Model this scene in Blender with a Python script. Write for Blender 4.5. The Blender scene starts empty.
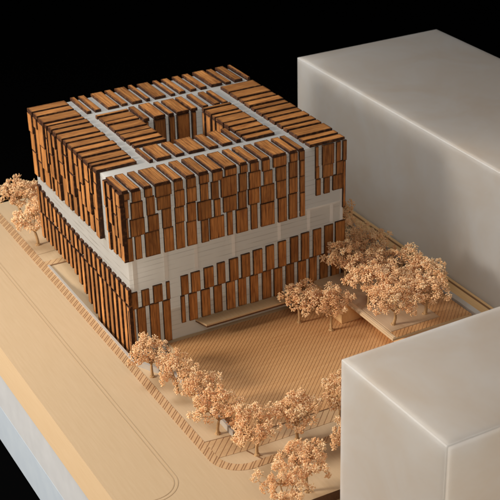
import bpy, bmesh, math, random
from mathutils import Matrix, Vector

S = bpy.context.scene
COL = S.collection
rnd = random.Random(7)

# ------------------------------------------------------------------ camera, world, lamps, exposure
cam_d = bpy.data.cameras.new('camera'); cam = bpy.data.objects.new('camera', cam_d); COL.objects.link(cam)
CR = Vector((0.87741393, -0.47919147, -0.02281082))
CU = Vector((0.23886097, 0.39513681, 0.88702443))
CF = Vector((0.41604115, 0.78373621, -0.46115868))
CP = Vector((-6.86848638, -17.02404894, 11.30255973))
m = Matrix.Identity(4)
for i in range(3):
    m[i][0] = CR[i]; m[i][1] = CU[i]; m[i][2] = -CF[i]; m[i][3] = CP[i]
cam.matrix_world = m
cam_d.sensor_width = 36; cam_d.lens = 1342.94 / 500 * 36
cam_d.clip_start = 0.1; cam_d.clip_end = 300
cam_d.dof.use_dof = True; cam_d.dof.focus_distance = 20.6; cam_d.dof.aperture_fstop = 1.5
S.camera = cam

w = bpy.data.worlds.new('World'); S.world = w; w.use_nodes = True
w.node_tree.nodes['Background'].inputs[0].default_value = (0, 0, 0, 1)
w.node_tree.nodes['Background'].inputs[1].default_value = 0.0

def area_lamp(name, loc, target, size, power, col):
    d = bpy.data.lights.new(name, 'AREA'); d.shape = 'DISK'; d.size = size; d.energy = power; d.color = col
    o = bpy.data.objects.new(name, d); COL.objects.link(o); o.location = loc
    o.rotation_euler = (Vector(target) - Vector(loc)).to_track_quat('-Z', 'Y').to_euler()
    return o
area_lamp('key_lamp', (-18.5, 3.0, 9.6), (1.4, -0.6, 0.6), 5.2, 5700, (1.0, 0.91, 0.79))
area_lamp('fill_lamp', (-5.0, -17, 14), (3.0, -1, 0.5), 9.0, 1150, (1.0, 0.90, 0.80))
area_lamp('top_lamp', (-6.5, 8, 17), (3.0, 0, 1), 8.0, 2600, (0.90, 0.95, 1.0))

S.view_settings.view_transform = 'Standard'; S.view_settings.look = 'None'
S.view_settings.exposure = 0.0; S.view_settings.gamma = 1.0
S.cycles.use_denoising = True
S.cycles.max_bounces = 16; S.cycles.transmission_bounces = 16; S.cycles.diffuse_bounces = 14

# ------------------------------------------------------------------ helpers
def tag(o, label=None, cat=None, group=None, kind=None):
    if label: o['label'] = label
    if cat: o['category'] = cat
    if group: o['group'] = group
    if kind: o['kind'] = kind
    return o

def empty(name, loc, label, cat, group=None):
    o = bpy.data.objects.new(name, None); COL.objects.link(o); o.location = loc
    o.empty_display_size = 0.1
    return tag(o, label, cat, group)

def link(name, me, mat=None, parent=None, loc=(0, 0, 0)):
    o = bpy.data.objects.new(name, me); COL.objects.link(o); o.location = loc
    if mat is not None and not me.materials: me.materials.append(mat)
    if parent: o.parent = parent
    return o

def mesh_from(name, verts, faces):
    me = bpy.data.meshes.new(name); me.from_pydata(verts, [], faces); me.update(); return me

def prism(name, poly, z0, z1, mat, parent=None, loc=(0, 0, 0), bevel=0.0):
    """solid with a plan outline (counter-clockwise) from z0 to z1"""
    bm = bmesh.new()
    lo = [bm.verts.new((x, y, z0)) for x, y in poly]; hi = [bm.verts.new((x, y, z1)) for x, y in poly]
    n = len(poly)
    bm.faces.new(list(reversed(lo))); bm.faces.new(hi)
    for i in range(n):
        bm.faces.new((lo[i], lo[(i + 1) % n], hi[(i + 1) % n], hi[i]))
    bmesh.ops.recalc_face_normals(bm, faces=bm.faces)
    if bevel:
        bmesh.ops.bevel(bm, geom=list(bm.edges), offset=bevel, segments=2, affect='EDGES', profile=0.5)
    me = bpy.data.meshes.new(name); bm.to_mesh(me); bm.free()
    return link(name, me, mat, parent, loc)

def rect(x0, y0, x1, y1): return [(x0, y0), (x1, y0), (x1, y1), (x0, y1)]
def box(name, a, b, mat, parent=None, loc=(0, 0, 0), bevel=0.0):
    return prism(name, rect(a[0], a[1], b[0], b[1]), a[2], b[2], mat, parent, loc, bevel)

def sheet(name, polys, z, mat, kind='structure', thick=0.004):
    """thin laid sheet made of one or more plan polygons, a real few millimetres thick"""
    bm = bmesh.new()
    for poly in polys:
        lo = [bm.verts.new((x, y, z - thick)) for x, y in poly]; hi = [bm.verts.new((x, y, z)) for x, y in poly]
        n = len(poly); bm.faces.new(hi)
        for i in range(n):
            bm.faces.new((lo[i], lo[(i + 1) % n], hi[(i + 1) % n], hi[i]))
    bmesh.ops.recalc_face_normals(bm, faces=bm.faces)
    me = bpy.data.meshes.new(name); bm.to_mesh(me); bm.free()
    o = link(name, me, mat)
    if kind: o['kind'] = kind
    return o

# ------------------------------------------------------------------ materials
class NT:
    def __init__(s, name):
        s.m = bpy.data.materials.new(name); s.m.use_nodes = True
        s.n = s.m.node_tree.nodes; s.l = s.m.node_tree.links
        s.b = s.n['Principled BSDF']
    def add(s, t, **kw):
        q = s.n.new(t)
        for k, v in kw.items(): setattr(q, k, v)
        return q
    def con(s, a, b): s.l.new(a, b)
    def math(s, op, a, b=None, clamp=False):
        q = s.add('ShaderNodeMath', operation=op, use_clamp=clamp)
        for i, v in enumerate((a, b)):
            if v is None: continue
            if isinstance(v, (int, float)): q.inputs[i].default_value = v
            else: s.con(v, q.inputs[i])
        return q.outputs[0]
    def ramp(s, fac, stops):
        q = s.add('ShaderNodeValToRGB'); e = q.color_ramp.elements
        while len(e) < len(stops): e.new(0.5)
        for i, (p, c) in enumerate(stops):
            e[i].position = p; e[i].color = (*c, 1) if len(c) == 3 else c
        s.con(fac, q.inputs[0]); return q.outputs[0]
    def mix(s, fac, a, b, mode='MIX'):
        q = s.add('ShaderNodeMix', data_type='RGBA', blend_type=mode)
        for sock, v in ((q.inputs[0], fac), (q.inputs[6], a), (q.inputs[7], b)):
            if isinstance(v, (int, float)): sock.default_value = v
            elif isinstance(v, tuple): sock.default_value = (*v, 1)
            else: s.con(v, sock)
        return q.outputs[2]
    def coord(s, scale=(1, 1, 1), rot=(0, 0, 0), out='Object', off=None):
        tc = s.add('ShaderNodeTexCoord'); mp = s.add('ShaderNodeMapping')
        mp.inputs['Scale'].default_value = scale; mp.inputs['Rotation'].default_value = rot
        src = tc.outputs[out]
        if off is not None:
            ad = s.add('ShaderNodeVectorMath', operation='ADD'); s.con(src, ad.inputs[0]); s.con(off, ad.inputs[1]); src = ad.outputs[0]
        s.con(src, mp.inputs[0]); return mp.outputs[0]
    def noise(s, vec, scale, detail=4, rough=0.55, dist=0.0):
        q = s.add('ShaderNodeTexNoise'); s.con(vec, q.inputs['Vector'])
        q.inputs['Scale'].default_value = scale; q.inputs['Detail'].default_value = detail
        q.inputs['Roughness'].default_value = rough; q.inputs['Distortion'].default_value = dist
        return q.outputs['Fac']
    def bump(s, h, strength, dist=0.01):
        q = s.add('ShaderNodeBump'); q.inputs['Strength'].default_value = strength; q.inputs['Distance'].default_value = dist
        s.con(h, q.inputs['Height']); s.con(q.outputs[0], s.b.inputs['Normal'])
    def base(s, col, rough=0.6, spec=0.3):
        if isinstance(col, tuple): s.b.inputs['Base Color'].default_value = (*col, 1)
        else: s.con(col, s.b.inputs['Base Color'])
        s.b.inputs['Roughness'].default_value = rough; s.b.inputs['Specular IOR Level'].default_value = spec

def hsv_rand(nt, col, amt):
    oi = nt.add('ShaderNodeObjectInfo'); h = nt.add('ShaderNodeHueSaturation')
    mr = nt.add('ShaderNodeMapRange'); nt.con(oi.outputs['Random'], mr.inputs[0])
    mr.inputs[3].default_value = 1 - amt; mr.inputs[4].default_value = 1 + amt
    nt.con(mr.outputs[0], h.inputs['Value']); nt.con(col, h.inputs['Color'])
    return h.outputs[0]

def mat_cladding(name, light, dark, burnt):
    nt = NT(name)
    oi = nt.add('ShaderNodeObjectInfo')
    comb = nt.add('ShaderNodeCombineXYZ')
    for i in range(3): nt.con(nt.math('MULTIPLY', oi.outputs['Random'], 37.0 + 11 * i), comb.inputs[i])
    v = nt.coord((1, 0.06, 1), off=comb.outputs[0])
    g1 = nt.noise(v, 55, 3); g2 = nt.noise(nt.coord((1, 0.25, 1), off=comb.outputs[0]), 9, 4, 0.6, 0.5)
    f = nt.math('ADD', nt.math('MULTIPLY', g1, 0.65), nt.math('MULTIPLY', g2, 0.5))
    c = nt.ramp(f, [(0.36, dark), (0.74, light)])
    # thin engraved score lines along the length of each board
    sx = nt.add('ShaderNodeSeparateXYZ'); tc = nt.add('ShaderNodeTexCoord'); nt.con(tc.outputs['Object'], sx.inputs[0])
    fr = nt.math('FRACT', nt.math('ADD', nt.math('MULTIPLY', sx.outputs[0], 16.0), oi.outputs['Random']))
    ln = nt.math('LESS_THAN', fr, 0.12)
    c = nt.mix(nt.math('MULTIPLY', ln, 0.62), c, tuple(x * 0.45 for x in dark))
    c = hsv_rand(nt, c, 0.24)
    at = nt.add('ShaderNodeAttribute', attribute_name='scorch')
    sn = nt.noise(nt.coord((1, 1, 1), off=comb.outputs[0]), 14, 3)
    sc = nt.math('MULTIPLY', nt.math('POWER', at.outputs['Fac'], 1.15), nt.math('ADD', nt.math('MULTIPLY', sn, 1.7), 0.15), True)
    c = nt.mix(sc, c, burnt)
    nt.base(c, 0.55, 0.25); nt.bump(g1, 0.25, 0.006)
    return nt.m

M_CLAD = mat_cladding('scorched_cherry_wood', (0.55, 0.236, 0.068), (0.165, 0.050, 0.013), (0.045, 0.016, 0.007))

def mat_wood(name, light, dark, rot=0.0, rough=0.6, stain=0.25):
    nt = NT(name)
    v = nt.coord((1, 0.05, 1), (0, 0, rot)); g = nt.noise(v, 34, 5, 0.6, 0.15)
    fine = nt.noise(nt.coord((1, 0.2, 1), (0, 0, rot)), 160, 2)
    f = nt.math('ADD', nt.math('MULTIPLY', g, 0.8), nt.math('MULTIPLY', fine, 0.25))
    c = nt.ramp(f, [(0.28, dark), (0.75, light)])
    bl = nt.noise(nt.coord((1, 1, 1)), 1.3, 4)
    c = nt.mix(nt.math('MULTIPLY', nt.ramp(bl, [(0.45, (0, 0, 0)), (0.75, (1, 1, 1))]), stain), c, dark)
    nt.base(c, rough, 0.3); nt.bump(fine, 0.12, 0.004)
    return nt.m
M_BASE = mat_wood('pale_basswood', (0.535, 0.385, 0.235), (0.485, 0.34, 0.195))
M_EDGE = mat_wood('plywood_edge', (0.67, 0.49, 0.305), (0.61, 0.43, 0.25), stain=0.1)
M_BOX = mat_wood('warm_ply', (0.68, 0.44, 0.21), (0.58, 0.34, 0.145))
M_STEP = mat_wood('dark_wood_recess_shade', (0.16, 0.075, 0.035), (0.09, 0.04, 0.02))  # dark canopy edge, and the shade painted onto the recess walls

def mat_hatch(name, light, dark, line, pitch, width, ang, pair=False):
    """wood engraved with straight parallel laser lines"""
    nt = NT(name)
    g = nt.noise(nt.coord((0.06, 1, 1), (0, 0, -ang)), 30, 5, 0.6)
    c = nt.ramp(g, [(0.3, dark), (0.72, light)])
    big = nt.noise(nt.coord(), 0.8, 3)
    c = nt.mix(nt.math('MULTIPLY', big, 0.35), c, dark)
    tc = nt.add('ShaderNodeTexCoord'); mp = nt.add('ShaderNodeMapping'); mp.inputs['Rotation'].default_value = (0, 0, -ang)
    nt.con(tc.outputs['Object'], mp.inputs[0]); sx = nt.add('ShaderNodeSeparateXYZ'); nt.con(mp.outputs[0], sx.inputs[0])
    wob = nt.noise(nt.coord(), 4, 2)
    y = nt.math('ADD', nt.math('DIVIDE', sx.outputs[1], pitch), nt.math('MULTIPLY', wob, 0.12))
    fr = nt.math('ABSOLUTE', nt.math('SUBTRACT', nt.math('FRACT', y), 0.5))
    if pair: fr = nt.math('ABSOLUTE', nt.math('SUBTRACT', fr, 0.17))
    mr = nt.add('ShaderNodeMapRange', interpolation_type='SMOOTHSTEP')
    nt.con(fr, mr.inputs[0]); mr.inputs[1].default_value = width; mr.inputs[2].default_value = width * 0.35
    mr.inputs[3].default_value = 0.0; mr.inputs[4].default_value = 1.0
    dep = nt.math('MULTIPLY', mr.outputs[0], nt.math('ADD', nt.math('MULTIPLY', nt.noise(nt.coord(), 9, 3), 0.9), 0.35), True)
    c = nt.mix(dep, c, line)
    nt.base(c, 0.6, 0.3); nt.bump(nt.math('SUBTRACT', 1.0, mr.outputs[0]), 0.5, 0.008)
    return nt.m
Q = math.radians(45)
M_DECK = mat_hatch('engraved_decking', (0.64, 0.365, 0.165), (0.53, 0.27, 0.108), (0.31, 0.145, 0.058), 0.053, 0.14, Q)
M_BAND = mat_hatch('engraved_paving', (0.57, 0.375, 0.20), (0.50, 0.31, 0.155), (0.29, 0.15, 0.068), 0.082, 0.13, Q)
M_DASH = mat_hatch('engraved_tactile_paving', (0.56, 0.36, 0.19), (0.50, 0.30, 0.145), (0.27, 0.135, 0.06), 0.105, 0.13, Q, True)

nt = NT('engraved_line'); nt.base((0.44, 0.305, 0.175), 0.8, 0.2); M_LINE = nt.m
nt = NT('burnt_line'); nt.base((0.20, 0.10, 0.045), 0.8, 0.2); M_CUT = nt.m
nt = NT('black_velvet'); nt.base((0.0012, 0.0012, 0.0012), 1.0, 0.0); M_BLACK = nt.m
nt = NT('plinth_white'); n_ = nt.noise(nt.coord(), 3, 5); nt.base(nt.ramp(n_, [(0.3, (0.50, 0.51, 0.53)), (0.7, (0.55, 0.56, 0.58))]), 0.5, 0.3); M_PWHITE = nt.m
nt = NT('plinth_pale_blue'); n_ = nt.noise(nt.coord(), 3, 5); nt.base(nt.ramp(n_, [(0.3, (0.46, 0.53, 0.62)), (0.7, (0.50, 0.57, 0.65))]), 0.45, 0.35); M_PBLUE = nt.m

def mat_etched(name, col, line, pitch, amount, fac=0.0):
    """milky acrylic with fine horizontal score lines"""
    nt = NT(name)
    tc = nt.add('ShaderNodeTexCoord'); sx = nt.add('ShaderNodeSeparateXYZ'); nt.con(tc.outputs['Object'], sx.inputs[0])
    geo = nt.add('ShaderNodeNewGeometry'); sn = nt.add('ShaderNodeSeparateXYZ'); nt.con(geo.outputs['True Normal'], sn.inputs[0])
    side = nt.math('LESS_THAN', nt.math('ABSOLUTE', sn.outputs[2]), 0.5)
    fr = nt.math('FRACT', nt.math('DIVIDE', sx.outputs[2], pitch))
    ln = nt.math('MULTIPLY', nt.math('LESS_THAN', fr, 0.15), side)
    brk = nt.ramp(nt.noise(nt.coord((0.7, 0.7, 9)), 2.2, 3), [(0.42, (0, 0, 0)), (0.6, (1, 1, 1))])
    ln = nt.math('MULTIPLY', ln, nt.math('MULTIPLY', brk, amount))
    c = nt.mix(nt.noise(nt.coord(), 2.5, 4), tuple(x * 0.93 for x in col), col)
    c = nt.mix(ln, c, line)
    nt.base(c, 0.42, 0.35)
    if fac:
        tr = nt.add('ShaderNodeBsdfTranslucent'); tr.inputs[0].default_value = (0.97, 0.955, 0.92, 1)
        mx = nt.add('ShaderNodeMixShader'); mx.inputs[0].default_value = fac
        nt.con(nt.b.outputs[0], mx.inputs[1]); nt.con(tr.outputs[0], mx.inputs[2])
        nt.con(mx.outputs[0], nt.n['Material Output'].inputs['Surface'])
    return nt.m
M_CORE = mat_etched('milky_etched_acrylic', (0.90, 0.885, 0.85), (0.30, 0.27, 0.23), 0.085, 0.9, 0.64)
M_MULL = mat_etched('milky_acrylic_fin', (0.97, 0.965, 0.94), (0.5, 0.47, 0.42), 0.085, 0.25, 0.35)

def mat_frost(name, col, trans, fac, rough=0.40):
    """frosted sheet: scatters light back and lets the rest through"""
    nt = NT(name)
    n1 = nt.ramp(nt.noise(nt.coord(), 0.8, 6, 0.62, 0.6), [(0.32, (0, 0, 0)), (0.7, (1, 1, 1))]); n2 = nt.noise(nt.coord(), 70, 2)
    scr = nt.noise(nt.coord((1, 1, 7)), 14, 5, 0.7)
    c = nt.mix(n1, (col[0] * 0.95, col[1] * 0.92, col[2] * 0.89), col)
    nt.base(c, rough, 0.4); nt.bump(n2, 0.06, 0.003)
    rr = nt.math('ADD', rough - 0.07, nt.math('MULTIPLY', scr, 0.14)); nt.con(rr, nt.b.inputs['Roughness'])
    if fac:
        tr = nt.add('ShaderNodeBsdfTranslucent'); nt.con(nt.mix(n1, (trans[0] * 0.95, trans[1] * 0.90, trans[2] * 0.84), trans), tr.inputs[0])
        mx = nt.add('ShaderNodeMixShader'); mx.inputs[0].default_value = fac
        nt.con(nt.b.outputs[0], mx.inputs[1]); nt.con(tr.outputs[0], mx.inputs[2])
        nt.con(mx.outputs[0], nt.n['Material Output'].inputs['Surface'])
    return nt.m
M_FROST = mat_frost('frosted_acrylic', (0.66, 0.67, 0.675), (0.965, 0.962, 0.955), 0.80)
M_FROST_EDGE = mat_frost('polished_acrylic_edge', (0.62, 0.615, 0.60), (0.97, 0.97, 0.96), 0.4)
M_RAIL = mat_frost('grey_acrylic_strip', (0.42, 0.38, 0.335), (0.9, 0.9, 0.9), 0.0)

# foliage: dried flower heads
nt = NT('dried_flower_buds')
at = nt.add('ShaderNodeAttribute', attribute_name='tone')
c = nt.ramp(at.outputs['Fac'], [(0.0, (0.62, 0.29, 0.125)), (0.4, (0.80, 0.48, 0.255)), (1.0, (0.88, 0.63, 0.39))])
nt.base(hsv_rand(nt, c, 0.06), 0.7, 0.2)
nt.b.inputs['Subsurface Weight'].default_value = 0.35; nt.b.inputs['Subsurface Scale'].default_value = 0.04
nt.b.inputs['Subsurface Radius'].default_value = (1.0, 0.55, 0.3)
M_BUD = nt.m
nt = NT('dried_twig'); g = nt.noise(nt.coord((1, 1, 0.15)), 60, 4)
nt.base(nt.ramp(g, [(0.3, (0.30, 0.17, 0.075)), (0.7, (0.52, 0.33, 0.16))]), 0.75, 0.2); M_TWIG = nt.m

# ------------------------------------------------------------------ ground, plinth and floor
GX0, GX1, GY0, GY1 = -1.76, 10.0, -9.0, 6.5
ZB = -0.66                                            # underside of the timber base
HX0, HX1, HY0, HY1 = -0.045, 0.62, -0.30, 3.50        # sunken ramp beside the building
TX, TY = 0.40, -4.62                                  # recess round the nearer block
def ground():
    V, F = [], []
    def q(*p):
        i = len(V); V.extend(p); F.append(tuple(range(i, i + len(p))))
    def top(x0, y0, x1, y1, z=0.0): q((x0, y0, z), (x1, y0, z), (x1, y1, z), (x0, y1, z))
    top(GX0, GY0, HX0, GY1); top(HX0, HY1, GX1, GY1); top(HX1, HY0, GX1, HY1); top(HX0, TY, GX1, HY0)
    top(HX0, GY0, TX, TY)
    top(TX, GY0, GX1, TY, -0.16)
    q((TX, TY, -0.16), (GX1, TY, -0.16), (GX1, TY, 0), (TX, TY, 0)); q((TX, GY0, -0.16), (TX, TY, -0.16), (TX, TY, 0), (TX, GY0, 0))
    # ramp floor and its retaining faces
    prof = [(HY1, 0.0), (2.7, -0.03), (0.9, -0.40), (HY0, -0.42)]
    for (ya, za), (yb, zb) in zip(prof, prof[1:]):
        q((HX0, yb, zb), (HX1, yb, zb), (HX1, ya, za), (HX0, ya, za))
        q((HX0, ya, 0), (HX0, yb, 0), (HX0, yb, zb), (HX0, ya, za)); q((HX1, yb, 0), (HX1, ya, 0), (HX1, ya, za), (HX1, yb, zb))
    q((HX0, HY0, -0.42), (HX0, HY0, 0), (HX1, HY0, 0), (HX1, HY0, -0.42))
    me = mesh_from('ground', V, F); me.materials.append(M_BASE); me.materials.append(M_EDGE); me.materials.append(M_STEP)
    n0 = len(F)
    for p in me.polygons:
        if p.index in (6, 7): p.material_index = 2  # recess walls dark brown: their shade is put into the colour
    o = link('ground', me); o['kind'] = 'structure'
ground()
def base_edge():
    V = [(GX0, GY0, 0), (GX1, GY0, 0), (GX1, GY1, 0), (GX0, GY1, 0)]
    lo = [(x, y, ZB) for x, y, z in V]
    hi = [(x, y, -0.0005) for x, y, z in V]
    me = mesh_from('base_edge', lo + hi, [(0, 1, 5, 4), (1, 2, 6, 5), (2, 3, 7, 6), (3, 0, 4, 7), (3, 2, 1, 0)])
    o = link('ground_edge', me, M_EDGE); o['kind'] = 'structure'
base_edge()
pl = empty('display_plinth', (GX0, GY0, -2.36), 'white display plinth with a pale blue lower band under the timber base', 'plinth')
def pbox(name, a, b, mat):
    L = pl.location
    return box(name, tuple(a[i] - L[i] for i in range(3)), tuple(b[i] - L[i] for i in range(3)), mat, pl, bevel=0.012)
pbox('upper_band', (GX0 + 0.03, GY0 + 0.03, -1.5), (GX1, GY1 - 0.03, ZB - 0.004), M_PWHITE)
pbox('lower_band', (GX0 + 0.035, GY0 + 0.04, -2.36), (GX1 - 0.01, GY1 - 0.04, -1.503), M_PBLUE)
fl = sheet('floor', [rect(-60, -40, 70, 90)], -2.37, M_BLACK)

# ------------------------------------------------------------------ engraved roads and paving
def ribbon(pts, wd):
    polys = []
    for i, ((x0, y0), (x1, y1)) in enumerate(zip(pts, pts[1:])):
        d = Vector((x1 - x0, y1 - y0)); d.normalize(); nx, ny = -d.y * wd / 2, d.x * wd / 2
        polys.append([(x0 - nx, y0 - ny), (x1 - nx, y1 - ny), (x1 + nx, y1 + ny), (x0 + nx, y0 + ny)])
    return polys
def strip(pts, wd):
    """one polygon following a path"""
    L, R = [], []
    for i, p in enumerate(pts):
        a = Vector(pts[max(i - 1, 0)]); b = Vector(pts[min(i + 1, len(pts) - 1)])
        d = (b - a).normalized(); nn = Vector((-d.y, d.x)) * wd / 2
        L.append((p[0] + nn.x, p[1] + nn.y)); R.append((p[0] - nn.x, p[1] - nn.y))
    return [[R[i], R[i + 1], L[i + 1], L[i]] for i in range(len(pts) - 1)]
def arc(cx, cy, r, a0, a1, n=14):
    return [(cx + r * math.cos(math.radians(a0 + (a1 - a0) * i / n)), cy + r * math.sin(math.radians(a0 + (a1 - a0) * i / n))) for i in range(n + 1)]
for off, r in ((0.0, 0.36), (0.055, 0.415)):
    pts = [(-0.85 + off, GY1 - 0.02), (-0.85 + off, -3.15)] + arc(-1.21, -3.20, r, 0, -90)[1:] + [(GX0 + 0.01, -3.20 - r)]
    sheet('road_line', strip(pts, 0.014), 0.0035, M_LINE, thick=0.003)
pts = [(-0.165, GY1 - 0.02), (-0.165, -3.10)] + arc(0.265, -3.12, 0.43, 180, 268)[1:] + [(0.9, -3.56), (GX1 - 0.05, -3.58)]
sheet('tactile_paving', strip(pts, 0.145), 0.0045, M_DASH)
sheet('engraved_paving', [[(-0.09, -3.16), (-0.09, -2.73), (0.33, -2.78), (0.33, -3.20)]], 0.0045, M_BAND)
sheet('engraved_paving', [[(0.33, -3.20), (0.33, -2.905), (GX1 - 0.05, -2.96), (GX1 - 0.05, -3.30)]], 0.0045, M_BAND)
sheet('paving_joint', ribbon([(0.33, -3.21), (0.43, -3.50)], 0.02), 0.0050, M_CUT)
sheet('paving_joint', ribbon([(-0.09, -2.725), (0.31, -2.77)], 0.014), 0.0050, M_CUT)
sheet('paving_joint', ribbon([(0.35, -2.89), (GX1 - 0.05, -2.945)], 0.022), 0.0065, M_CUT)
sheet('plaza_deck', [[(0.37, -2.88), (5.7, -2.93), (5.7, -0.02), (0.64, -0.02), (0.64, -0.32), (0.30, -0.98), (0.37, -1.53)]], 0.0055, M_DECK)
sheet('side_path', [rect(-0.09, 3.53, 0.9, 3.70)], 0.0045, M_BAND)
sheet('paving_joint', ribbon([(-0.07, 3.515), (0.42, 3.50)], 0.035), 0.0062, M_CUT)
sheet('paving_joint', ribbon([(-0.09, 4.02), (0.4, 4.05)], 0.012), 0.0050, M_LINE)
# service channel along the far block
sheet('service_channel', [rect(5.13, -2.9, 5.80, 4.2)], 0.009, M_BOX)
sheet('channel_joint', [rect(5.70, -2.9, 5.74, 4.2)], 0.013, M_CUT)

# ------------------------------------------------------------------ the building model
H = 2.84; T = 0.045; TF = 0.072; TB = 0.032
bld = empty('building_model', (0, 0, 0), 'square scale model of a building clad in scorched brown wooden boards over milky acrylic', 'model building')

def board_mesh(wd, ln, th, inset=0.034, end=1.0, rim=0.8):
    """board lying in local XY, length along Y, outer face at z = th; the attribute 'scorch' is 1 on the cut edges"""
    a, b = wd / 2, ln / 2
    i = min(inset, wd * 0.22); j = min(inset * end, ln * 0.3); ch = 0.004
    V, sc, F = [], [], []
    def ringv(x, y, z, s):
        k = len(V)
        V.extend([(-x, -y, z), (x, -y, z), (x, y, z), (-x, y, z)]); sc.extend([s] * 4); return k
    r0 = ringv(a, b, 0, 1); r1 = ringv(a, b, th - ch, 1); r2 = ringv(a - ch, b - ch, th, rim); r3 = ringv(a - i, b - j, th, 0.0)
    F.append((r0 + 3, r0 + 2, r0 + 1, r0))
    for p, q in ((r0, r1), (r1, r2), (r2, r3)):
        for k in range(4):
            F.append((p + k, p + (k + 1) % 4, q + (k + 1) % 4, q + k))
    F.append((r3, r3 + 1, r3 + 2, r3 + 3))
    me = mesh_from('board', V, F)
    at = me.attributes.new('scorch', 'FLOAT', 'POINT')
    for k, s in enumerate(sc): at.data[k].value = s
    me.materials.append(M_CLAD)
    return me

def add_board(name, parent, wd, ln, centre, out, along, th=T, end=1.1, inset=0.034, rim=0.8):
    """centre of the back face, outward direction and length direction"""
    z = Vector(out); y = Vector(along); x = y.cross(z)
    o = link(name, board_mesh(wd, ln, th, inset, end, rim), None, parent)
    mm = Matrix((x, y, z)).transposed().to_4x4(); mm.translation = Vector(centre)
    o.matrix_local = mm
    return o
UX, UY, UZ = Vector((1, 0, 0)), Vector((0, 1, 0)), Vector((0, 0, 1))
J = lambda s: rnd.uniform(-s, s)

# cores
C0, C1 = 0.065, 3.95
def core_poly(): return rect(C0, C0, C1, C1 + 0.08)
low = prism('lower_volume', core_poly(), 0.56, 1.70, M_CORE, bld)
prism('ground_floor', [(C0 + 0.004, C0 + 0.004), (C1 - 0.004, C0 + 0.004), (C1 - 0.004, C1 + 0.07), (0.38, C1 + 0.07), (0.38, 1.35), (C0 + 0.004, 1.35)], -0.45, 0.565, M_CORE, bld)
def upper_core():
    """hollow block with the courtyard cut through"""
    bm = bmesh.new()
    o = rect(C0 - 0.006, C0 - 0.006, C1 + 0.006, C1 + 0.09); c = rect(1.43, 1.36, 2.63, 2.52)
    z0, z1 = 1.704, H - T
    def ring(p, z): return [bm.verts.new((x, y, z)) for x, y in p]
    ol, oh, cl, chh = ring(o, z0), ring(o, z1), ring(c, z0), ring(c, z1)
    for k in range(4):
        n = (k + 1) % 4
        bm.faces.new((ol[k], ol[n], oh[n], oh[k])); bm.faces.new((cl[n], cl[k], chh[k], chh[n]))
        bm.faces.new((oh[k], oh[n], chh[n], chh[k])); bm.faces.new((ol[n], ol[k], cl[k], cl[n]))
    bmesh.ops.recalc_face_normals(bm, faces=bm.faces)
    me = bpy.data.meshes.new('upper_volume'); bm.to_mesh(me); bm.free()
    return link('upper_volume', me, M_CORE, bld)
up = upper_core()

# roof boards, laid as a pinwheel of four fields and an inner ring round the court
RT = H - T
def roof_y(x0, x1, y0, y1): add_board('roof_board', up, x1 - x0, y1 - y0, ((x0 + x1) / 2, (y0 + y1) / 2, RT), UZ, UY, T + 0.008 + J(0.006))
def roof_x(y0, y1, x0, x1): add_board('roof_board', up, y1 - y0, x1 - x0, ((x0 + x1) / 2, (y0 + y1) / 2, RT), UZ, UX, T + 0.008 + J(0.006))
TOP = [(0.02, 0.12), (0.17, 0.31), (0.38, 0.5), (0.56, 0.82), (0.88, 1.02), (1.09, 1.24), (1.31, 1.47), (1.54, 1.71), (1.76, 1.96), (2.03, 2.15), (2.21, 2.35), (2.42, 2.55), (2.62, 2.86), (2.93, 3.06), (3.1, 3.19)]
for a, b in TOP: roof_y(a, b, 0.0 + J(0.006), 0.62 + J(0.012))
LEFT = [4.04, 3.76, 3.52, 3.19, 3.05, 2.84, 2.64, 2.37, 2.19, 1.94, 1.72, 1.5, 1.24, 1.10, 0.90]
for a, b in zip(LEFT, LEFT[1:]): roof_x(b + 0.028, a - 0.028, 0.0 + J(0.006), 0.69 + J(0.014))
RIGHT = [3.20, 2.83, 2.49, 2.28, 2.04, 1.86, 1.6, 1.4, 1.16, 0.94, 0.76, 0.43, 0.24, 0.03]
for a, b in zip(RIGHT, RIGHT[1:]): roof_x(b + 0.028, a - 0.028, 3.33 + J(0.012), 4.0 + J(0.006))
BACK = [0.83, 0.91, 0.98, 1.09, 1.22, 1.43, 1.49, 1.6, 1.68, 1.87, 1.95, 2.02, 2.12, 2.33, 2.43, 2.51, 2.6, 2.72, 2.82, 2.94, 3.02, 3.14, 3.24, 3.46, 3.52, 3.63, 3.71, 3.87, 3.97, 4.02]
for a, b in zip(BACK[::2], BACK[1::2]): roof_y(a, b, 3.32 + J(0.012), 4.10 + J(0.006))
for a, b in [(.87, .93), (1.0, 1.25), (1.33, 1.48), (1.56, 1.84), (1.92, 2.08), (2.16, 2.34), (2.42, 2.50)]: roof_y(a, b, 0.84 + J(.01), 1.40)
for a, b in [(1.52, 1.62), (1.71, 1.92), (1.99, 2.08), (2.14, 2.37), (2.41, 2.53), (2.64, 2.74), (2.86, 2.97), (3.03, 3.12)]: roof_y(a, b, 2.475, 3.12 + J(.01))
for a, b in [(2.34, 2.41), (2.07, 2.29), (1.93, 2.03), (1.63, 1.89), (1.43, 1.59), (1.21, 1.39), (1.01, 1.17), (.82, .96)]: roof_x(a, b, 2.582, 3.12 + J(.01))
for a, b in [(3.0, 3.07), (2.73, 2.95), (2.57, 2.69), (2.27, 2.52), (2.08, 2.22), (1.86, 2.04), (1.66, 1.81), (1.5, 1.6)]: roof_x(a, b, 0.89 + J(.01), 1.475)

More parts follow.
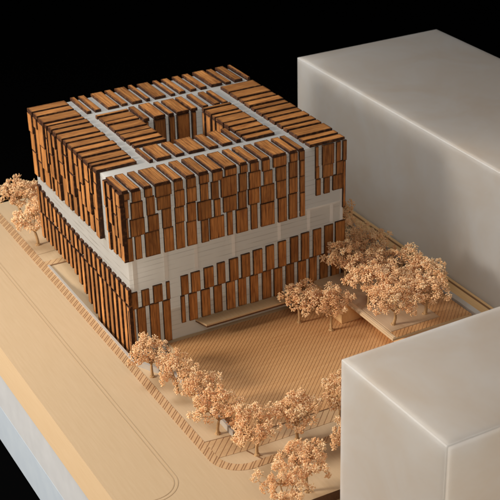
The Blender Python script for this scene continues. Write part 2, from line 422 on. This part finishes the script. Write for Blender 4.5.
# courtyard walls
CZ0, CZ1 = 1.75, RT - 0.004
def court(wd, centre, out): add_board('court_board', up, wd, CZ1 - CZ0 - 0.02, (*centre, (CZ0 + CZ1) / 2), out, UZ, 0.05)
for a, b in [(1.52, 1.60), (1.71, 1.92), (1.99, 2.09), (2.14, 2.37), (2.42, 2.5)]: court(b - a, ((a + b) / 2, 2.52), -UY)
for a, b in [(2.33, 2.41), (2.10, 2.26), (1.93, 2.02), (1.64, 1.87), (1.44, 1.58)]: court(b - a, (2.63, (a + b) / 2), -UX)
for a, b in [(1.5, 1.6), (1.68, 1.82), (1.88, 2.05), (2.12, 2.22), (2.3, 2.48)]: court(b - a, (1.43, (a + b) / 2), UX)
for a, b in [(1.5, 1.6), (1.7, 1.9), (2.0, 2.15), (2.25, 2.45)]: court(b - a, ((a + b) / 2, 1.36), UY)
box('court_floor', (1.44, 1.37, 1.72), (2.62, 2.51, 1.76), M_CORE, bld)

# street side (faces -Y): four shifted courses of boards
def front(parent, spans, z0, z1, name='facade_board', jit=0.03):
    for a, b in spans:
        a, b = a + (0.026 if a > 0.03 else 0), b + 0.026
        za, zb = z0(a) if callable(z0) else z0, z1(a) if callable(z1) else z1
        th = TB + J(0.006)
        add_board(name, parent, b - a, zb - za, ((a + b) / 2, C0 - 0.007 if parent is up else C0 - 0.001, (za + zb) / 2), -UY, UZ, th, 1.6, 0.018, 0.55)
S2 = [(0.0, 0.09), (0.14, 0.33), (0.4, 0.53), (0.58, 0.8), (0.88, 1.04), (1.09, 1.25), (1.32, 1.45), (1.51, 1.63), (1.68, 1.95), (2.0, 2.13), (2.18, 2.38), (2.45, 2.6), (2.67, 2.85), (2.91, 3.06), (3.11, 3.19)]
S3 = [(0.01, 0.07), (0.11, 0.34), (0.41, 0.58), (0.65, 0.8), (0.87, 1.02), (1.08, 1.22), (1.26, 1.49), (1.55, 1.65), (1.71, 1.94), (1.98, 2.12), (2.16, 2.35), (2.39, 2.63), (2.68, 2.85), (2.91, 3.06), (3.11, 3.2)]
S4 = [(0.0, 0.12), (0.17, 0.27), (0.34, 0.58), (0.66, 0.82), (0.87, 1.01), (1.06, 1.22), (1.31, 1.43), (1.46, 1.71), (1.77, 1.86), (1.93, 2.13), (2.2, 2.31), (2.38, 2.62), (2.7, 2.85), (2.9, 3.05), (3.11, 3.2)]
cuts = []
for k in range(15):
    cuts.append((2.63 + J(0.05), 2.34 + J(0.035), 2.05 + J(0.035)))
for course, spans in enumerate((TOP, S2, S3, S4)):
    for k, sp in enumerate(spans):
        sp = (max(sp[0] - 0.004, 0.0), min(sp[1] + 0.004, 3.2))
        zs = (RT - 0.003,) + cuts[k] + (1.622 + J(0.008),)
        front(up, [sp], zs[course + 1] + 0.004, zs[course] - 0.002)
# short field right of the open strip
for spans, z0, z1 in (([(3.40, 3.46), (3.53, 3.75), (3.80, 3.88), (3.92, 3.99)], 2.45, RT - 0.003), ([(3.40, 3.47), (3.54, 3.74), (3.80, 3.95)], 2.22, 2.446), ([(3.41, 3.5), (3.56, 3.67), (3.73, 3.93)], 1.935, 2.216)):
    for sp in spans: front(up, [sp], z0 + J(0.012), z1)
add_board('facade_board', up, 0.05, 0.85, (3.97, C0 - 0.007, 2.02), -UY, UZ, T)

# lower street facade: two courses under a rising top edge
L1 = [(0.03, 0.15), (0.22, 0.35), (0.42, 0.58), (0.65, 0.71), (0.91, 1.04), (1.09, 1.25), (1.32, 1.49), (1.56, 1.7), (1.78, 1.94), (2.0, 2.16), (2.22, 2.39), (2.46, 2.61), (2.69, 2.84), (2.92, 3.07), (3.13, 3.28), (3.36, 3.52), (3.58, 3.75), (3.79, 3.98)]
L2 = [(0.0, 0.08), (0.12, 0.27), (0.34, 0.5), (0.57, 0.70), (0.89, 0.96), (1.03, 1.18), (1.25, 1.41), (1.48, 1.63), (1.71, 1.87), (1.93, 2.08), (2.15, 2.3), (2.38, 2.55), (2.6, 2.76), (2.83, 2.99), (3.06, 3.22), (3.28, 3.43), (3.49, 3.65), (3.71, 3.87), (3.92, 3.99)]
top_z = lambda x: 1.055 + 0.077 * x
for a, b in L1: front(low, [(a, b)], 0.772 + 0.010 * a + J(0.01), top_z(a) + J(0.008))
for a, b in L2: front(low, [(a, b)], -0.30 if b < 0.1 else (0.02 if b < 0.75 else 0.275 + J(0.006)), 0.767 + 0.010 * a + J(0.01))

# side facade (faces -X)
def side(parent, y0, y1, za, zb, th=TF):
    add_board('facade_fin', parent, y1 - y0, zb - za, (C0 - 0.007 if parent is up else C0 - 0.001, (y0 + y1) / 2, (za + zb) / 2), -UX, UZ, th, 0.45)
shift = (0.0, -0.04, -0.08)
spl = [(b + 0.042, a - 0.042) for a, b in zip(LEFT, LEFT[1:])] + [(0.60, 0.67), (0.42, 0.54), (0.24, 0.34), (0.02, 0.16)]
for k, (a, b) in enumerate(spl):
    zc = (RT - 0.003, 2.47 + (0.09 if k % 2 else -0.08) + J(0.06), 2.05 + (-0.07 if k % 3 else 0.08) + J(0.05), 1.645 + J(0.012))
    for c in range(3):
        s = shift[c] + J(0.007)
        if b < 0.2: s = max(s, -0.018)
        if abs(a - 0.93) < 0.06: s = max(s, 0)
        side(up, a + s, b + s, zc[c + 1] + 0.003, zc[c] - 0.001, TF + J(0.012))
def ltop(y):
    P = [(-1, 1.15), (0, 1.15), (1.9, 1.175), (2.74, 1.235), (3.3, 1.30), (4.3, 1.50)]
    for (a, za), (b, zb) in zip(P, P[1:]):
        if y <= b: return za + (zb - za) * (y - a) / (b - a)
def lbot(y): return 0.42 if y > 2.35 else max(-0.36, 0.42 - (2.35 - y) * 0.50)
n = 21
for k in range(n):
    y = 0.015 + k * 0.192
    side(low, y + J(.005), y + 0.112 + J(.006), 0.86 + J(0.02) + 0.02 * y, ltop(y) + J(0.010), 0.058)
    y2 = y - 0.06 if k else 0.0
    side(low, y2 + J(.006) if k else 0.005, y2 + 0.112, lbot(y2), 0.845 + J(0.012) + 0.02 * y, 0.062)
# milky fins and slab edges that show in the open band
for x in (0.135, 0.67, 1.20, 1.87, 2.72, 3.28, 3.72):
    box('band_fin', (x, C0 - 0.005, top_z(x) + 0.02), (x + 0.06, C0 + 0.02, 1.69), M_MULL, bld)
box('slab_edge', (3.02, C0 - 0.016, 1.69), (C1 - 0.01, C0 + 0.03, 1.722), M_MULL, bld)
box('corner_post', (C1 - 0.045, C0 - 0.018, 1.36), (C1 + 0.012, C0 + 0.05, 1.93), M_MULL, bld)
prism('canopy', [(1.16, 0.06), (1.235, -0.20), (3.3, -0.20), (3.3, 0.06)], 0.235, 0.268, mat_wood('canopy_ply', (0.58, 0.42, 0.25), (0.50, 0.34, 0.18)), bld, bevel=0.004)
prism('canopy_edge', [(1.165, 0.06), (1.24, -0.203), (3.3, -0.203), (3.3, 0.06)], 0.212, 0.234, M_STEP, bld)

# ------------------------------------------------------------------ frosted neighbour blocks
def frosted_block(name, x0, y0, x1, y1, z0, z1, label, turn, pivot):
    """hollow case of thick frosted sheet, open underneath, its edges polished"""
    th = 0.04; cx, cy, h = (x0 + x1) / 2, (y0 + y1) / 2, z1 - z0
    bm = bmesh.new()
    P = [(x0 - cx, y0 - cy), (x1 - cx, y0 - cy), (x1 - cx, y1 - cy), (x0 - cx, y1 - cy)]
    I = [(x0 - cx + th, y0 - cy + th), (x1 - cx - th, y0 - cy + th), (x1 - cx - th, y1 - cy - th), (x0 - cx + th, y1 - cy - th)]
    ob = [bm.verts.new((*p, 0)) for p in P]; ot = [bm.verts.new((*p, h)) for p in P]
    ib = [bm.verts.new((*p, 0)) for p in I]; it = [bm.verts.new((*p, h - th)) for p in I]
    bm.faces.new(ot); bm.faces.new(list(reversed(it)))
    for k in range(4):
        n = (k + 1) % 4
        bm.faces.new((ob[k], ob[n], ot[n], ot[k])); bm.faces.new((ib[n], ib[k], it[k], it[n])); bm.faces.new((ob[n], ob[k], ib[k], ib[n]))
    bmesh.ops.recalc_face_normals(bm, faces=bm.faces)
    es = [e for e in bm.edges if (e.verts[0] in ot and e.verts[1] in ot) or (e.verts[0] in ob + ot and e.verts[1] in ob + ot and abs(e.verts[0].co.z - e.verts[1].co.z) > 0.5)]
    r = bmesh.ops.bevel(bm, geom=es, offset=0.014, segments=2, affect='EDGES', profile=0.5)
    for f in r['faces']: f.material_index = 1; f.smooth = True
    me = bpy.data.meshes.new(name); bm.to_mesh(me); bm.free()
    me.materials.append(M_FROST); me.materials.append(M_FROST_EDGE)
    a = math.radians(turn); dx, dy = cx - pivot[0], cy - pivot[1]
    o = link(name, me, None, None, (pivot[0] + dx * math.cos(a) - dy * math.sin(a), pivot[1] + dx * math.sin(a) + dy * math.cos(a), z0))
    o.rotation_euler = (0, 0, a)
    return tag(o, label, 'acrylic block', 'frosted acrylic neighbour blocks')
frosted_block('frosted_block', 5.855, -4.6, 9.18, 4.755, 0.0, 2.45, 'tall plain frosted acrylic block beyond the wooden building, against the black background', -0.5, (5.855, 4.755))
frosted_block('frosted_block', 0.68, -7.315, 5.3, -5.19, -0.155, 2.50, 'plain frosted acrylic block nearest the viewer, in front of the tree lined plaza', 1.15, (0.68, -7.315))

# ------------------------------------------------------------------ terrace
ter = empty('raised_terrace', (3.34, -2.28, 0.007), 'raised pale wooden terrace with engraved decking beside the building, carrying a cluster of trees', 'terrace')
def tb(fn, name, *a, **k):
    o = fn(name, *a, ter, **k); return o
tl = ter.location
def tpoly(p): return [(x - tl.x, y - tl.y) for x, y in p]
prism('base_block', tpoly([(3.35, -0.92), (3.78, -0.92), (3.76, -2.2), (4.93, -2.2), (4.93, -0.06), (3.35, -0.06)]), 0.0, 0.350, M_BOX, ter, bevel=0.004)
prism('base_block', tpoly(rect(4.06, -0.05, 4.93, 3.9)), 0.0, 0.350, M_BOX, ter)
prism('deck_slab', tpoly([(3.43, -2.28), (4.95, -2.28), (4.95, -0.04), (3.345, -0.04), (3.345, -0.925), (3.43, -0.925)]), 0.353, 0.393, M_BASE, ter, bevel=0.004)
prism('deck_slab', tpoly(rect(4.06, -0.036, 4.95, 3.9)), 0.353, 0.393, M_BASE, ter)
prism('edge_strip', tpoly(rect(3.45, -2.26, 3.50, -0.94)), 0.393, 0.402, M_EDGE, ter)
prism('decking', tpoly([(3.51, -2.27), (4.94, -2.27), (4.94, -0.10), (4.46, -0.10), (4.46, -2.10), (3.51, -2.10)]), 0.393, 0.399, M_DECK, ter)
M_BED = mat_wood('planting_bed_ply', (0.52, 0.37, 0.235), (0.46, 0.31, 0.185))
prism('planting_bed', tpoly(rect(3.53, -2.085, 4.44, -0.12)), 0.393, 0.401, M_BED, ter)

def wall_strip(pts, wd, z0, z1, label, mat):
    bm = bmesh.new(); L, R = [], []
    for i, p in enumerate(pts):
        a = Vector(pts[max(i - 1, 0)]); b = Vector(pts[min(i + 1, len(pts) - 1)])
        d = (b - a).normalized(); nn = Vector((-d.y, d.x)) * wd / 2
        L.append((p[0] + nn.x, p[1] + nn.y)); R.append((p[0] - nn.x, p[1] - nn.y))
    rows = []
    for (lx, ly), (rx, ry) in zip(L, R):
        rows.append([bm.verts.new(c) for c in ((lx, ly, z0), (rx, ry, z0), (rx, ry, z1), (lx, ly, z1))])
    for a, b in zip(rows, rows[1:]):
        for k in range(4): bm.faces.new((a[k], b[k], b[(k + 1) % 4], a[(k + 1) % 4]))
    bm.faces.new(rows[0]); bm.faces.new(list(reversed(rows[-1])))
    bmesh.ops.recalc_face_normals(bm, faces=bm.faces)
    me = bpy.data.meshes.new('low_wall'); bm.to_mesh(me); bm.free()
    return tag(link('low_wall', me, mat), label, 'low wall')
wall_strip([(-0.075, 3.50), (-0.085, -0.29)], 0.036, 0.0, 0.03, 'long thin grey acrylic upstand along the striped pavement beside the sunken ramp', M_RAIL)
wall_strip([(-0.085, -0.33), (0.04, -0.58), (0.28, -1.0), (0.335, -1.53), (0.335, -2.82)], 0.04, 0.0, 0.10, 'bent low grey acrylic wall behind the row of trees at the edge of the plaza deck', M_RAIL)
wall_strip([(5.02, -2.36), (5.02, 3.9)], 0.10, 0.0, 0.43, 'straight pale acrylic upstand between the raised terrace and the tall far block', M_RAIL)

# ------------------------------------------------------------------ trees of dried flower heads
ICO = None
def ico():
    global ICO
    if ICO is None:
        bm = bmesh.new(); bmesh.ops.create_icosphere(bm, subdivisions=1, radius=1.0)
        bm.verts.ensure_lookup_table(); ICO = ([v.co.copy() for v in bm.verts], [tuple(v.index for v in f.verts) for f in bm.faces]); bm.free()
    return ICO
def tube(V, F, p0, p1, r0, r1, seg=6, bend=(0, 0, 0), steps=4):
    p0, p1, bend = Vector(p0), Vector(p1), Vector(bend); prev = None
    for i in range(steps + 1):
        t = i / steps; c = p0.lerp(p1, t) + bend * math.sin(math.pi * t); r = r0 + (r1 - r0) * t
        d = (p1 - p0).normalized(); a = d.orthogonal().normalized(); b = d.cross(a)
        k = len(V)
        for j in range(seg):
            an = 2 * math.pi * j / seg; rr = r * (1 + 0.12 * math.sin(3 * an + i))
            V.append(tuple(c + a * math.cos(an) * rr + b * math.sin(an) * rr))
        if prev is not None:
            for j in range(seg): F.append((prev + j, prev + (j + 1) % seg, k + (j + 1) % seg, k + j))
        prev = k
    F.append(tuple(prev + j for j in range(seg)))
def make_tree_meshes(seed, R=0.41, hz=0.26, clumps=46):
    r = random.Random(seed)
    base = Vector((0, 0, 0)); fork = Vector((r.uniform(-.03, .03), r.uniform(-.03, .03), 0.28))
    tv, tf = [], []
    tube(tv, tf, base, fork, 0.030, 0.021, 8, (r.uniform(-.02, .02), r.uniform(-.02, .02), 0), 5)
    cv, cf, tone = [], [], []
    iv, iff = ico()
    cen = []
    tries = 0
    while len(cen) < clumps and tries < 4000:
        tries += 1
        d = Vector((r.gauss(0, 1), r.gauss(0, 1), r.gauss(0, 1))).normalized()
        rad = r.uniform(0.45, 1.0)
        lob = 1.0 + 0.22 * math.sin(3 * math.atan2(d.y, d.x) + seed)
        p = Vector((d.x * R * rad * lob, d.y * R * rad * lob, 0.56 + d.z * hz * rad))
        if p.z < 0.36 + 0.10 * r.random(): continue
        if any((p - q).length < 0.078 for q in cen): continue
        cen.append(p)
    limbs = [fork + Vector((math.cos(a) * R * 0.42, math.sin(a) * R * 0.42, 0.17 + 0.05 * r.random())) for a in [seed + 2 * math.pi * k / 5 + r.uniform(-.3, .3) for k in range(5)]]
    for l in limbs: tube(tv, tf, fork, l, 0.016, 0.010, 5, (0, 0, -0.02), 3)
    for p in cen:
        l = min(limbs, key=lambda q: (q - p).length)
        tube(tv, tf, l, p, 0.008, 0.005, 4, (0, 0, -0.01), 2)
    ctr = Vector((0, 0, 0.50))
    for p in cen:
        outw = (p - ctr); outw.z *= 1.3; outw.normalize()
        base_t = r.uniform(0.25, 0.8)
        cr = r.uniform(0.045, 0.082)
        for b in range(r.randint(40, 52)):
            d = Vector((r.gauss(0, 1), r.gauss(0, 1), r.gauss(0, 1))).normalized()
            d = (d + outw * 0.6).normalized()
            c = p + d * cr * r.uniform(0.55, 1.25)
            ax = (d + Vector((r.gauss(0, .5), r.gauss(0, .5), r.gauss(0, .5)))).normalized()
            a1 = ax.orthogonal().normalized(); a2 = ax.cross(a1)
            s0 = r.uniform(0.012, 0.023); s1 = r.uniform(0.007, 0.0135); s2 = r.uniform(0.006, 0.012)
            t = min(1, max(0, base_t + r.uniform(-.2, .2)))
            k = len(cv); bend = r.uniform(-0.5, 0.5)
            for v in iv:
                q = v * r.uniform(0.75, 1.2)
                cv.append(tuple(c + ax * q.z * s0 + a1 * (q.x * s1 + bend * s0 * q.z * q.z) + a2 * q.y * s2)); tone.append(t)
            cf.extend(tuple(i + k for i in f) for f in iff)
    tm = mesh_from('trunk', tv, tf); tm.materials.append(M_TWIG)
    for p in tm.polygons: p.use_smooth = True
    cm = mesh_from('crown', cv, cf); cm.materials.append(M_BUD)
    at = cm.attributes.new('tone', 'FLOAT', 'POINT'); at.data.foreach_set('value', tone)
    bv, bf = [], []
    tube(bv, bf, (0, 0, -0.002), (0, 0, 0.03), 0.052, 0.040, 10, (0, 0, 0), 2)
    fm = mesh_from('foot', bv, bf); fm.materials.append(M_TWIG)
    return tm, cm, fm
VAR = [make_tree_meshes(s) for s in (1, 2, 3, 5, 8, 13)]
proto = {}
def tree(x, y, z, label, v, rot, s=1.0, sz=None, lean=(0, 0)):
    if v not in proto:
        root = bpy.data.objects.new('model_tree', None); root.empty_display_size = 0.1
        tr = bpy.data.objects.new('trunk', VAR[v][0]); cr = bpy.data.objects.new('crown', VAR[v][1])
        tr.parent = root; cr.parent = root
        ft = bpy.data.objects.new('foot', VAR[v][2]); ft.parent = root
        proto[v] = root
        for o in (root, tr, cr, ft): COL.objects.link(o)
        t = root
    else:
        t = proto[v].copy(); COL.objects.link(t)
        for ch in proto[v].children:
            c = ch.copy(); COL.objects.link(c); c.parent = t
    t.location = (x, y, z); t.rotation_euler = (lean[0], lean[1], rot); t.scale = (s, s, sz or s)
    return tag(t, label, 'model tree', 'dried flower trees round the model')
tree(0.06, 4.40, 0, 'peach dried flower tree on the pavement by the left back building corner', 0, 0.4, 1.0)
tree(0.16, 5.55, 0, 'peach dried flower tree at the far left against the black, farther of that pair', 1, 1.4, 1.05)
tree(0.62, 5.05, 0, 'peach dried flower tree half hidden behind the left back corner of the building', 2, 2.2, 0.90)
tree(-0.01, -0.77, 0, 'peach dried flower tree at the front building corner, first along the bent wall', 3, 0.2, 0.83)
tree(0.15, -1.36, 0, 'small low peach dried flower tree second in the row from the building corner', 4, 1.1, 0.77)
tree(0.20, -2.02, 0, 'peach dried flower tree third in the row from the building corner', 5, 2.0, 0.85)
tree(0.17, -2.63, 0, 'peach dried flower tree by the end of the bent grey wall', 0, 3.1, 0.88)
tree(0.41, -3.37, 0, 'peach dried flower tree with bare trunk at the rounded pavement corner', 1, 4.0, 0.90)
tree(1.08, -3.34, 0, 'spreading peach dried flower tree in front of the plaza deck, beside the cut off tree', 2, 5.0, 0.92)
tree(1.88, -3.24, 0, 'peach dried flower tree cut by the edge of the nearest frosted block', 3, 2.6, 0.90)
tree(1.52, -4.10, 0, 'peach dried flower tree mostly hidden behind the nearest frosted block, one tuft showing', 4, 0.9, 0.81)
tree(0.60, -4.44, 0, 'large peach dried flower tree in the foreground beside the nearest frosted block', 5, 0.3, 0.92)
tree(0.10, -4.72, 0, 'large peach dried flower tree lowest in the photo, in front of its neighbour', 0, 1.9, 0.88)
tree(2.78, -0.52, 0.006, 'peach dried flower tree on the plaza deck under the lower facade, nearest the canopy', 1, 0.7, 0.88)
tree(3.10, -1.00, 0.006, 'peach dried flower tree leaning on the deck in front of the terrace corner', 2, 1.7, 0.88, lean=(0.05, 0.12))
tree(3.66, -1.22, 0.40, 'peach dried flower tree at the left edge of the raised terrace', 3, 3.6, 0.95, 0.88)
tree(3.68, -1.92, 0.40, 'peach dried flower tree at the near corner of the terrace planting bed', 4, 2.9, 0.95, 0.88)
tree(4.30, -1.90, 0.40, 'peach dried flower tree rightmost on the raised terrace, nearest the tall far block', 5, 4.4, 1.0, 0.85)
tree(3.72, -0.45, 0.40, 'peach dried flower tree on the terrace close against the building facade', 0, 5.2, 0.98)
tree(4.45, -0.95, 0.40, 'peach dried flower tree in the middle of the terrace cluster', 1, 2.4, 0.98, 0.85)
tree(4.42, -0.18, 0.40, 'peach dried flower tree at the back of the terrace cluster by the building', 2, 0.1, 0.88, 0.85)
tree(4.32, 0.45, 0.40, 'shaded peach dried flower tree in the gap between building and tall far block', 3, 1.2, 0.85)
tree(4.34, 1.05, 0.40, 'dark shaded dried flower tree deep in the gap, peeping out past the building edge', 4, 3.3, 0.95, 1.2)
tree(3.98, -0.82, 0.40, 'peach dried flower tree wedged among its neighbours on the left half of the terrace', 5, 0.8, 0.9, 0.85)
tree(4.02, -1.52, 0.40, 'peach dried flower tree in the thick of the terrace cluster, right of the edge tree', 3, 2.1, 0.92, 0.85)
tree(4.66, -1.42, 0.40, 'peach dried flower tree on the right side of the terrace next to the pale upstand', 2, 5.6, 0.85, 0.8)
